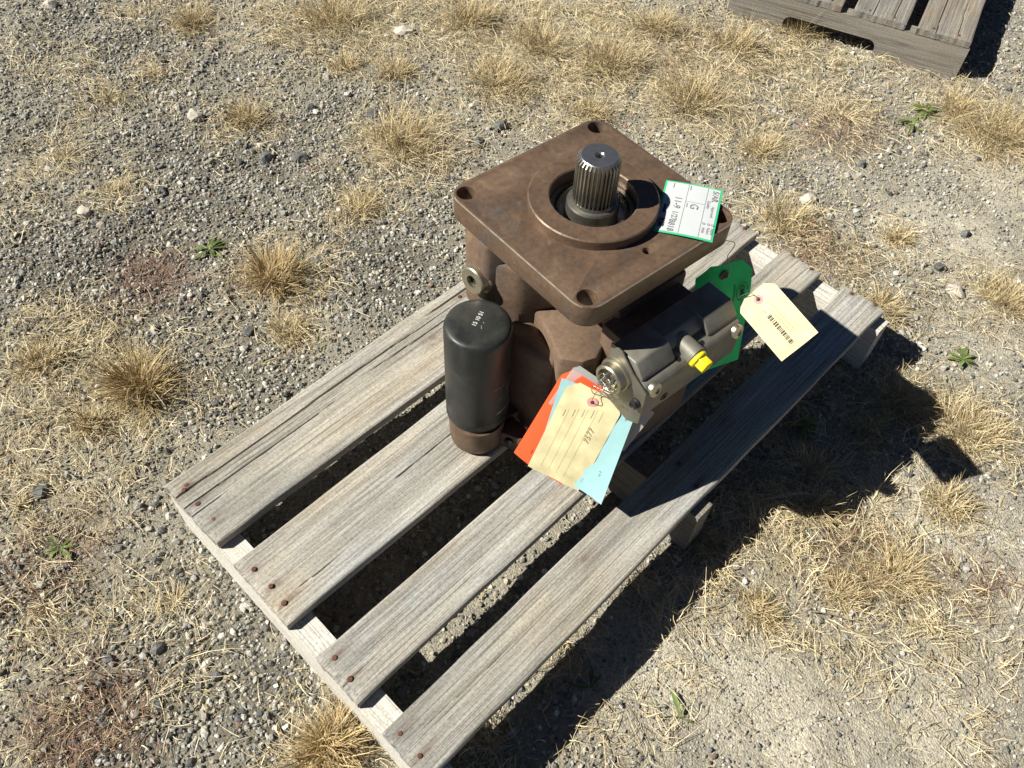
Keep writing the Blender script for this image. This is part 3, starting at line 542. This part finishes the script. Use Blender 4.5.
t = bmesh.new(); add_prism(t, circle_pts(0, 0, .0105, 6), 'z', .004, .018, .0006); merge(bm, t, YP)
yp = link('yellow_cap', bm_mesh(bm, 'yellow_cap', 35), MYEL, valve); yp['label'] = 'bright yellow plastic hex cap'
for uu, vv in ((-.0195, -.1945), (.0235, -.1945)):
    bm = bmesh.new(); add_lathe(bm, [(0, .0008), (.0036, .0008), (.0036, -.002), (0, -.002)], 14, axis_mat((uu, vv, .2582), (0, -.5, .85))); link('screw_hole', bm_mesh(bm, 'screw_hole'), MRUB, valve)
SO = axis_mat((-.0865, -.158, .246), (-1, -.05, .05))
bm = bmesh.new(); add_lathe(bm, [(0, -.002), (.0235, -.002), (.0235, .004), (.0225, .006), (.0205, .0065), (.0205, .017), (.019, .0185), (.0165, .0185), (.0155, .017), (.0155, .008), (0, .008)], 40, SO)
so = link('solenoid_socket', bm_mesh(bm, 'solenoid_socket', 30), MZINC, valve)
bm = bmesh.new()
for k in range(4):
    a = k * math.pi / 2 + .5; t = bmesh.new(); add_lathe(t, [(0, 0), (.0022, 0), (.0022, .014), (.0012, .0155), (0, .0158)], 10, Matrix.Translation((.0075 * math.cos(a), .0075 * math.sin(a), .007))); merge(bm, t, SO)
link('contact_pin', bm_mesh(bm, 'contact_pin'), MSHINE, so)
S2 = axis_mat((-.0865, -.196, .226), (-1, -.1, .05)) @ Matrix.Scale(.55, 4)
bm = bmesh.new(); add_lathe(bm, [(0, -.002), (.0125, -.002), (.0125, .006), (.0105, .0075), (.0105, .015), (.0085, .016), (.007, .014), (0, .012)], 28, S2); link('lower_socket', bm_mesh(bm, 'lower_socket', 30), MRUB, valve)
bm = bmesh.new(); rr = random.Random(3)
for k in range(5):
    p0 = Vector((-.106, -.158, .238)); c = [p0 + Vector((rr.uniform(-.012, .004), rr.uniform(-.022, .014), rr.uniform(-.024, .012))) for _ in range(4)]
    add_tube(bm, spline_pts([p0] + c, 6), .00055, 5)
link('tie_wire', bm_mesh(bm, 'tie_wire'), MZINC, so)
bm = bmesh.new(); t = bmesh.new(); add_lathe(t, [(0, 0), (.012, 0), (.012, .01), (.009, .012), (.009, .02), (.006, .021), (0, .02)], 24); merge(bm, t, axis_mat((.09, -.17, .215), (1, -.2, 0)))
link('end_fitting', bm_mesh(bm, 'end_fitting', 30), MZINC, valve)

# ---------------------------------------------------------------- paper tags
def sheet_mesh(W, Lh, clip=0, th=.0004, bend=lambda x, y: 0, nx=16, ny=30, name='sheet', curl_clip=None):
    V = []; I = {}
    ysv = [Lh * j / ny for j in range(ny + 1)]
    for side in (0, 1):
        for j, y in enumerate(ysv):
            c = max(0, y - (Lh - clip)) if clip else 0
            for i in range(nx + 1):
                x = c + (W - 2 * c) * i / nx; I[side, i, j] = len(V); V.append((x, y, bend(x, y) - side * th))
    Q = []
    for j in range(ny):
        for i in range(nx):
            Q.append((I[0, i, j], I[0, i + 1, j], I[0, i + 1, j + 1], I[0, i, j + 1])); Q.append((I[1, i, j], I[1, i, j + 1], I[1, i + 1, j + 1], I[1, i + 1, j]))
        Q.append((I[0, 0, j], I[0, 0, j + 1], I[1, 0, j + 1], I[1, 0, j])); Q.append((I[0, nx, j], I[1, nx, j], I[1, nx, j + 1], I[0, nx, j + 1]))
    for i in range(nx):
        Q.append((I[0, i, 0], I[1, i, 0], I[1, i + 1, 0], I[0, i + 1, 0])); Q.append((I[0, i, ny], I[0, i + 1, ny], I[1, i + 1, ny], I[1, i, ny]))
    return smooth(np_mesh(name, np.array(V), np.array(Q), smooth_=True), 40)
def frame_mat(o, x, y):
    x = Vector(x).normalized(); y = Vector(y); y = (y - y.dot(x) * x).normalized(); z = x.cross(y); M = Matrix((x, y, z)).transposed().to_4x4(); M.translation = Vector(o); return M
def bars(rects, z, mat, parent, name, bend=lambda x, y: 0):
    bm = bmesh.new()
    for x0, y0, x1, y1 in rects:
        n = max(1, int(max(abs(y1 - y0), abs(x1 - x0)) / .006)); yl = abs(y1 - y0) >= abs(x1 - x0); prev = None
        for k in range(n + 1):
            t = k / n
            pr = ((x0, y0 + (y1 - y0) * t), (x1, y0 + (y1 - y0) * t)) if yl else ((x0 + (x1 - x0) * t, y0), (x0 + (x1 - x0) * t, y1))
            cur = [bm.verts.new((a, b, bend(a, b) + z)) for a, b in pr]
            if prev: bm.faces.new((prev[0], prev[1], cur[1], cur[0]))
            prev = cur
    return link(name, bm_mesh(bm, name), mat, parent)
def eyelet(parent, x, y, z, r=.0075, mat=MPINK):
    bm = bmesh.new(); add_lathe(bm, [(.0028, .0002), (.0028, .0009), (r, .0008), (r, .0002), (.0028, .0002)], 28, Matrix.Translation((x, y, z))); e = link('eyelet', bm_mesh(bm, 'eyelet'), mat, parent)
    bm = bmesh.new(); add_lathe(bm, [(0, .0004), (.0029, .0004), (.0029, .00025), (0, .00025)], 16, Matrix.Translation((x, y, z))); link('eyelet_hole', bm_mesh(bm, 'eyelet_hole'), MRUB, e); return e
# manila tag in front, cyan and red cards and a clear sleeve behind it
w1, l1 = Vector((.45, -.874, -.183)), Vector((.426, .03, .904)); o1 = Vector((-.1747, -.1059, .0498))
T1 = frame_mat(o1, w1, l1); b1 = lambda x, y: .0045 * math.sin(y / .159 * math.pi) - .002 * (x / .079 - .5) ** 2 + .0006 * math.sin(x * 130 + y * 60) + .0004 * math.sin(y * 170 - x * 40)
tg = link('manila_tag', sheet_mesh(.079, .159, .014, .0005, b1), MMAN); tg.matrix_world = PM @ T1
tag(tg, 'cream manila tag with ruled lines and pink eyelet in front of blue and red cards', 'tag')
eyelet(tg, .0395, .142, b1(.0395, .142))
for k in range(4): bars([(.016 + k * .0115, .012, .0163 + k * .0115, .118 + .006 * k)], .0004, MINKL, tg, 'ruled_line', b1)
for k in range(4): bars([(.016 + k * .0115 - .0042, .104 + .005 * k, .016 + k * .0115 - .0034, .115 + .006 * k)], .0004, MINKL, tg, 'printed_caption', b1)
lettering('7577', .0125, MINKL, tg, (.0545, .094, b1(.0545, .094) + .0012), R(90), shear=.2)
bars([(.058, .118, .0584, .136)], .0004, MINKL, tg, 'pen_line', b1)
def card(name, Wd, Lh, dx, dy, dz, rot, mat, label, bend, clip=0, cat='card'):
    M = PM @ T1 @ Matrix.Translation((dx, dy, dz)) @ Matrix.Rotation(R(rot), 4, 'Z'); o = link(name, sheet_mesh(Wd, Lh, clip, .0004, bend), mat); o.matrix_world = M; tag(o, label, cat); return o
bc = lambda x, y: .003 * math.sin(y / .16 * 3.1) + .02 * max(0, x / .106 - .35) ** 2 * max(0, 1 - y / .15) ** 1.2 / .42
cy = card('blue_card', .106, .156, .0085, -.003, -.0028, 6.9, MCYAN, 'light blue paper card directly behind the cream manila tag', bc)
for s_, x, y in (('14 7', .09, .04), ('111', .07, .016)): lettering(s_, .006, MINKG, cy, (x, y, bc(x, y) + .0008), R(90), shear=.2)
bars([(.096, .13, .0968, .142)], .0006, MINKG, cy, 'printed_caption', bc)
br = lambda x, y: -.05 * max(0, .4 - x / .1) ** 2 + .002 * math.sin(y * 20)
rd = card('red_card', .081, .168, -.026, .001, -.0052, -5.0, MRED, 'bright red paper card sticking out left behind the manila tag', br)
bars([(.02, .018, .0208, .026)], .0006, MINK, rd, 'printed_caption', br)
bs_ = lambda x, y: .004 * math.sin(x * 45) * (y / .16)
card('plastic_sleeve', .121, .075, -.012, .104, -.008, -7.7, MSLV, 'clear plastic document sleeve behind the blue and red cards', bs_, cat='sleeve')
def wire(name, pts, r, mat, label, parent=None):
    bm = bmesh.new(); add_tube(bm, spline_pts(pts, 8), r, 5); o = link(name, bm_mesh(bm, name), mat, parent)
    return o
E1 = T1 @ Vector((.0395, .142, .004))
def child_wire(parent, pts, r, mat):
    inv = (parent.matrix_world.inverted() @ PM); return wire('tie_wire', [inv @ Vector(p) for p in pts], r, mat, '', parent)
bpy.context.view_layer.update()
child_wire(tg, [E1, E1 + Vector((-.004, -.002, .012)), E1 + Vector((.004, .0, .02)), Vector((-.108, -.155, .228)), Vector((-.104, -.153, .24))], .0005, MSTEEL)
# barcode tag hanging at the right end of the valve
W2, L2 = .0564, .0930
T2 = frame_mat((.0935, -.2713, .2430), (.783, -.183, .594), (.071, .976, .207)); b2 = lambda x, y: .0025 * math.sin(y / L2 * 3.1) + .0035 * (x / W2) ** 2 * (1 - y / L2) + .0004 * math.sin(x * 150 + y * 90)
t2 = link('manila_tag', sheet_mesh(W2, L2, .0098, .0005, b2), MMAN); t2.matrix_world = PM @ T2
tag(t2, 'cream manila tag with printed barcode at the right end of the valve', 'tag')
eyelet(t2, W2 / 2, L2 - .0125, b2(W2 / 2, L2 - .0125), .0062)
rs_ = random.Random(8); rc = []; y = .01
while y < .056:
    d = rs_.choice((.0007, .0007, .0014, .002)); rc.append((.0215, y, .0275, y + d)); y += d + rs_.choice((.0007, .0012, .0018))
bars(rc, .0004, MINK, t2, 'barcode', b2)
rc = []
for xx, ya, yb in ((.0305, .02, .062), (.0355, .022, .066)):
    y = ya
    while y < yb: d = rs_.uniform(.001, .0022); rc.append((xx, y, xx + .0026, y + d * .6)); y += d + .0011 * rs_.choice((1, 1, 2))
bars(rc, .0004, MINKL, t2, 'printed_number', b2); bars([(.0235, .060, .0242, .064)], .0004, MINK, t2, 'printed_caption', b2)
bpy.context.view_layer.update()
E2 = T2 @ Vector((W2 / 2, L2 - .0125, .003))
child_wire(t2, [E2, E2 + Vector((-.004, .012, .004)), Vector((.103, -.175, .268)), Vector((.098, -.172, .25))], .0006, MZINC)
# green card in the shade between valve and flange
T3 = frame_mat((.105, -.15, .08), (.965, -.245, -.05), (.12, .22, .95)); W3, L3 = .086, .176
b3 = lambda x, y: -.07 * max(0, .45 - x / W3) ** 2 - .03 * max(0, y / L3 - .75)
gt = link('green_tag', sheet_mesh(W3, L3, .018, .0006, b3), MGREEN); gt.matrix_world = PM @ T3
tag(gt, 'bright green tag wired in the shade beside the flange corner', 'tag')
eyelet(gt, .038, L3 - .016, b3(.038, L3 - .016), .0075, simple('dark_eyelet', (.05, .03, .025), .6))
lettering('CMS', .011, MINK, gt, (.07, .128, b3(.07, .128) + .0012), R(-80), thick=.0003)
bm = bmesh.new(); n_ = 28; rg = [[bm.verts.new((.07 + (a + s) * math.cos(2 * math.pi * k / n_), .128 + (b + s) * math.sin(2 * math.pi * k / n_), b3(.07, .128) + .0012)) for k in range(n_)] for a, b, s in ((.0085, .0145, 0), (.0085, .0145, .0011))]
for k in range(n_ - 6): bm.faces.new((rg[0][k], rg[0][k + 1], rg[1][k + 1], rg[1][k]))
link('logo_ring', bm_mesh(bm, 'logo_ring'), MINK, gt)
bars([(.056, .114, .0572, .142)], .0012, MINK, gt, 'printed_caption', b3)
bpy.context.view_layer.update(); E3 = T3 @ Vector((.038, L3 - .016, .003))
child_wire(gt, [E3, E3 + Vector((.006, .006, .014)), E3 + Vector((.002, .012, .03)), E3 + Vector((.016, .016, .045)), Vector((.112, -.112, FZ - .04))], .0006, MSTEEL)
# white inspection card with green border lying on the flange
cA, cB, cC, cD = (.1035, -.0222), (.1474, -.0815), (.0661, -.1409), (.0249, -.0805)
T4 = frame_mat((cD[0], cD[1], FZ + .0012), (.0412, -.0604, .0022), (.0786, .0583, 0))       # x: towards the free right side, y: up the card
W4, L4 = .0731, .0985
b4 = lambda x, y: .0012 * math.sin(x / W4 * 3.1) + .001 * y / L4
wc = link('inspection_card', sheet_mesh(W4, L4, 0, .0005, b4), MGRNB); wc.matrix_world = PM @ T4
tag(wc, 'white handwritten card with green border lying on the pump flange', 'card')
m_ = .0026; fc = link('white_face', sheet_mesh(W4 - 2 * m_, L4 - 2 * m_, 0, .0001, lambda x, y: b4(x + m_, y + m_)), MWHITE, wc); fc.location = (m_, m_, .00045)
g_ = .0008
for r_ in ((.0300, m_, .0304, L4 - m_), (.0545, m_, .0549, L4 - m_), (.0304, .0630, .0545, .0634)): bars([r_], g_, MINKG, wc, 'printed_line', b4)
def wr(s, size, x, y, mat=MINK, th=.0001): lettering(s, size, mat, wc, (x, y, b4(x, y) + .0011), R(-90), thick=th)
wr('11-9', .0125, .0205, .058, MINKG); wr('1/27', .010, .0205, .033, MINKG); wr('8818', .011, .0195, .0145, MINKG)
wr('G', .0145, .0415, .055, MINKG, 0); wr('S/AR', .0105, .0645, .082, MINKG)
wr('Quality', .0052, .0585, .064, MINKG, 0); wr('Approved', .0052, .0650, .052, MINKG, 0)
for x, s_ in ((.0585, 'Hold'), (.0645, 'Reject'), (.0695, 'Repair')): wr('o', .0075, x, .0285, MINKG, 0); wr(s_, .0048, x, .0165, MINKG, 0)
bars([(.0055, .036, .0085, .052)], g_, MINK, wc, 'printed_bar', b4); wr('KSR', .0095, .0072, .017, MINK, .0004)
for r_ in ((.011, .085, .012, .094), (.0325, .085, .0335, .094), (.0325, .052, .0335, .06)): bars([r_], g_, MINKG, wc, 'printed_caption', b4)

# ---------------------------------------------------------------- tufts, weeds, stones
TUFT_LABELS = ['large golden grass clump on gravel left of the pallet corner', 'round straw tuft on gravel near the upper left white stone', 'large straw tuft on gravel left of the pump flange', 'small straw tuft below the large one left of the flange', 'wide straw tuft above the left corner of the flange', "reddish golden clump on gravel above the pallet's back edge", 'small straw tuft touching the back edge of the left board', 'sparse radiating tuft at the left edge below the green weed', "sparse radiating tuft just left of the pallet's left beam", 'sparse bleached tuft near the upper left edge of the yard', 'sparse bleached tuft left of the upper left white stone', 'broad straw tuft behind the top corner of the flange', 'broad straw tuft right of the top corner of the flange', 'straw tuft behind the white card corner of the flange', "sparse bleached tuft below the far pallet's beam", 'big straw tuft at the right edge below the far pallet', 'straw tuft between the far pallet corner and the right edge', "straw tuft on pale soil beyond the pallet's right end", 'dry tuft half inside the pump shadow right of the pallet', 'big straw tuft right of the pump shadow', 'dense golden clump beside the lower left pallet beam', 'straw tuft in the shadow strip beside the middle beam', 'straw tuft at the lower edge of the pump shadow', 'wide straw tuft on soil in the lower right of the yard', 'straw tuft near the right edge below the pump shadow', 'straw tuft at the top edge left of centre', 'straw tuft at the top edge just left of centre', 'straw tuft near the top edge above the flange', "straw tuft left of the far pallet's beam", 'small straw tuft touching the far side of the flange', 'pale straw tuft at the left edge beside the golden clump', 'straw tuft just below left of the golden clump', 'straw tuft in the middle of the lower right straw patch', 'straw tuft on soil below the pump shadow near the pallet', 'sparse tuft in the shadow strip along the near board', 'sparse tuft by the bottom edge beside the near board end', 'sparse tuft right of the lower right straw patch', 'sparse tuft at the left edge beside the dark stone', 'sparse small tuft in gravel above the upper left pale stone', 'sparse small tuft near the top left among gravel', 'small straw tuft between the top edge tufts and the large one', 'straw tuft between the flange top corner and the far weeds', 'smallest straw tuft on pale gravel right of the pallet', 'pale straw tuft at the right edge halfway down', 'straw tuft inside the pump shadow by the near board', 'straw tuft in the deepest part of the pump shadow', 'sparse tuft in the shadow strip near the bottom edge', 'straw tuft at the top edge near the left corner', 'straw tuft next to the wide one in the lower right', 'straw tuft at the top edge above the shaft', "straw tuft in front of the far pallet's notch", 'small straw tuft on gravel above the large left tuft']
for i, (x, y, r, kd) in enumerate(TUFTS):
    rs = np.random.RandomState(300 + i); kd = int(kd); n = int((80, 300, 560)[kd] * (.6 + r / .08)); n = min(n, 900)
    n = int(n * 1.25); a0 = rs.uniform(0, 2 * math.pi, n); lean = rs.uniform(0, 6.28); lob = .65 + .35 * np.cos(a0 * 2 + rs.uniform(0, 6)) * rs.uniform(.2, 1) + .25 * np.cos(a0 * 5 + rs.uniform(0, 6))
    rad = r * np.sqrt(rs.rand(n)) * (.85 if kd == 1 else .6 if kd else .25) * np.clip(lob, .25, 1.2); az = np.where(rs.rand(n) < .3, lean + rs.randn(n) * .8, a0 + rs.randn(n) * .8)
    bx, by = rad * np.cos(a0), rad * np.sin(a0); ln = r * rs.uniform(.3, 1.0, n) * np.where(rs.rand(n) < .12, 1.4, .9) * (1.2 if kd == 2 else 1); el = np.clip(rs.normal(.72 if kd else .35, .4, n) + .2 * (1 - rad / r), .02, 1.4)
    v, q, c = blades(bx + x, by + y, hgt(bx + x, by + y) - .001, az, el, ln, rs.uniform(.0007, .0016, n) * (1.2 if kd == 2 else 1), rs.uniform(.2, 1.3, n), straw_colors(n, rs, kd) * np.clip(.6 + .7 * rs.rand(n), 0, 1.1)[:, None], 4, rs=rs)
    z0 = float(hgt(np.array([x]), np.array([y]))[0]); v = v - np.array([[x, y, z0]])
    o = link('grass_tuft', np_mesh('grass_tuft', v, q, col=c), MGR); o.location = (x, y, z0)
    tag(o, TUFT_LABELS[i], 'grass', ('sparse grass tufts', 'straw grass tufts', 'golden grass clumps')[kd])
WEEDS = [(0.363, 0.483, 0.029),(-0.156, 0.094, 0.025),(0.311, -0.718, 0.026),(1.193, -0.699, 0.027),(1.851, -0.277, 0.037),(1.784, -0.278, 0.032),(0.851, -0.577, 0.028),(0.252, -0.606, 0.021)]
def weed(x, y, r, seed, broad):
    rs = random.Random(seed); r = r * 1.3; root = empty('weed', (x, y, float(hgt(np.array([x]), np.array([y]))[0]) + .001)); n = rs.randint(13, 19) if not broad else 4
    for k in range(n):
        a = k * 2.4 + rs.uniform(-.3, .3); L = r * rs.uniform(.35, 1.1) * (1 if not broad else 1.2); w = L * (.2 if not broad else .17); el = rs.uniform(.25, .8); V = []; Q = []; m = 7
        for j in range(m):
            t = j / (m - 1); wd = w * (math.sin(math.pi * min(1, t * .92 + .05)) ** .8) * (.25 + .75 * min(1, t * 2.2)); e = el - 1.0 * t * t; px = L * t * math.cos(el - .4 * t); pz = L * t * math.sin(el - .7 * t)
            for s in (-1, 0, 1): V.append((px * math.cos(a) - s * wd / 2 * math.sin(a), px * math.sin(a) + s * wd / 2 * math.cos(a), max(.001, pz) + abs(s) * wd * .18 + .003))
        for j in range(m - 1):
            for s in (0, 1): Q.append((3 * j + s, 3 * j + s + 1, 3 * j + s + 4, 3 * j + s + 3))
        g = rs.uniform(.55, 1.3); col = np.tile([[.15 * g, .2 * g, .062 * g]], (len(V), 1)); link('leaf', np_mesh('leaf', np.array(V), np.array(Q), col=col, smooth_=True), MLEAF, root)
    return root
WL = ['small green weed on bare gravel above the left end of the pallet', 'yellow green weed at the left edge of the yard below the golden clump', 'green weed with three blade leaves on bare soil below the pallet', 'low green rosette weed on pale soil right of the pallet end', 'leafy green weed in front of the far pallet corner', 'small green weed just below the leafy one by the far pallet', 'dark green weed in the pump shadow beside the pallet', 'green sprout in the shadow strip along the lower pallet edge']
for i, (x, y, r) in enumerate(WEEDS): tag(weed(x, y, r, i + 20, i in (2, 7)), WL[i], 'weed')
STONES = [(0.24, 0.742, 0.02, 1),(0.583, 0.868, 0.022, 1),(-0.129, 0.209, 0.017, 0),(-0.209, -0.087, 0.01, 1),(-0.202, -0.133, 0.011, 0),(-0.205, -0.192, 0.009, 1),(1.36, -0.254, 0.02, 1),(1.351, -0.609, 0.022, 1),(1.164, 0.818, 0.028, 1),(0.57, 1.508, 0.022, 1),(0.898, 0.793, 0.017, 1),(0.796, 0.729, 0.016, 0),(0.612, 0.647, 0.019, 0),(0.664, 0.599, 0.019, 0),(1.071, 0.384, 0.021, 0),(0.987, 0.367, 0.018, 0),(0.883, 0.613, 0.014, 0),(-0.099, -0.201, 0.008, 1),(1.559, -0.275, 0.016, 0),(0.862, -0.811, 0.01, 1),(0.9, -0.814, 0.008, 1),(0.906, -0.839, 0.01, 1),(0.639, 1.107, 0.014, 0),(-0.173, -0.2, 0.011, 0),(-0.191, -0.246, 0.01, 0),(-0.069, -0.156, 0.01, 1),(0.677, 1.355, 0.015, 0),(0.003, -0.315, 0.01, 1),(0.17, 0.422, 0.011, 1),(0.296, 0.261, 0.013, 0),(1.526, -0.542, 0.015, 0),(1.385, -0.555, 0.015, 0)]
STONE_LABELS = ['flat pale stone on gravel near the upper left edge', 'pale stone beside the round straw tuft at upper left', 'dark grey stone at the left edge beside a sparse tuft', 'small pale stone in the lower left gravel', 'grey stone just below the pale one at lower left', 'pale elongated stone near the bottom left', "pale stone behind the pallet's far right boards", 'pale stone near the right edge beyond the pallet end', 'pale flat stone near the top edge left of the flange', 'pale stone at the very top left edge', 'pale stone among gravel right of the top left tufts', 'grey stone left of the large straw tuft', 'dark stone of a pair above the reddish golden clump, left one', 'dark stone of a pair above the reddish golden clump, right one', "dark grey stone close to the flange's back left edge", 'dark grey stone between the large left tuft and the flange', "small dark stone left of the large straw tuft's top", 'small pale stone beside the lower left beam', 'grey stone on gravel below the far pallet weeds', 'pale pebble right of the pump shadow, lower one', 'pale pebble right of the pump shadow, left one', 'pale pebble right of the pump shadow, rightmost', 'small dark stone in gravel near the top left tuft', 'dark stone near the bottom left, upper one', 'dark stone near the bottom left, lower one', 'pale stone left of the lower pallet beam', 'small dark stone at the top edge near the left corner', 'pale stone by the golden clump at the lower beam', 'pale stone just above the large golden clump', 'dark stone between the golden clump and the back board', 'grey stone on pale soil near the right edge', 'grey stone on pale gravel above the right pale stone']
SCOL = {0: (.13, .135, .13), 1: (.52, .48, .41)}
for i, (x, y, r, pale) in enumerate(STONES):
    co, f = ico(2, 500 + i); rs = np.random.RandomState(600 + i); co = co * r * rs.uniform(.7, 1.1, 3) * np.array([1, 1, .75]); a = rs.uniform(0, 6.3); co = co @ np.array([[math.cos(a), -math.sin(a), 0], [math.sin(a), math.cos(a), 0], [0, 0, 1]])
    col = np.tile([np.array(SCOL[int(pale)]) * rs.uniform(.8, 1.2)], (len(co), 1)); o = link('stone', np_mesh('stone', co, tris=f, col=col), MST); o.location = (x, y, float(hgt(np.array([x]), np.array([y]))[0]) + r * .25)
    tag(o, STONE_LABELS[i], 'stone', 'large pale stones' if pale else 'large dark stones')
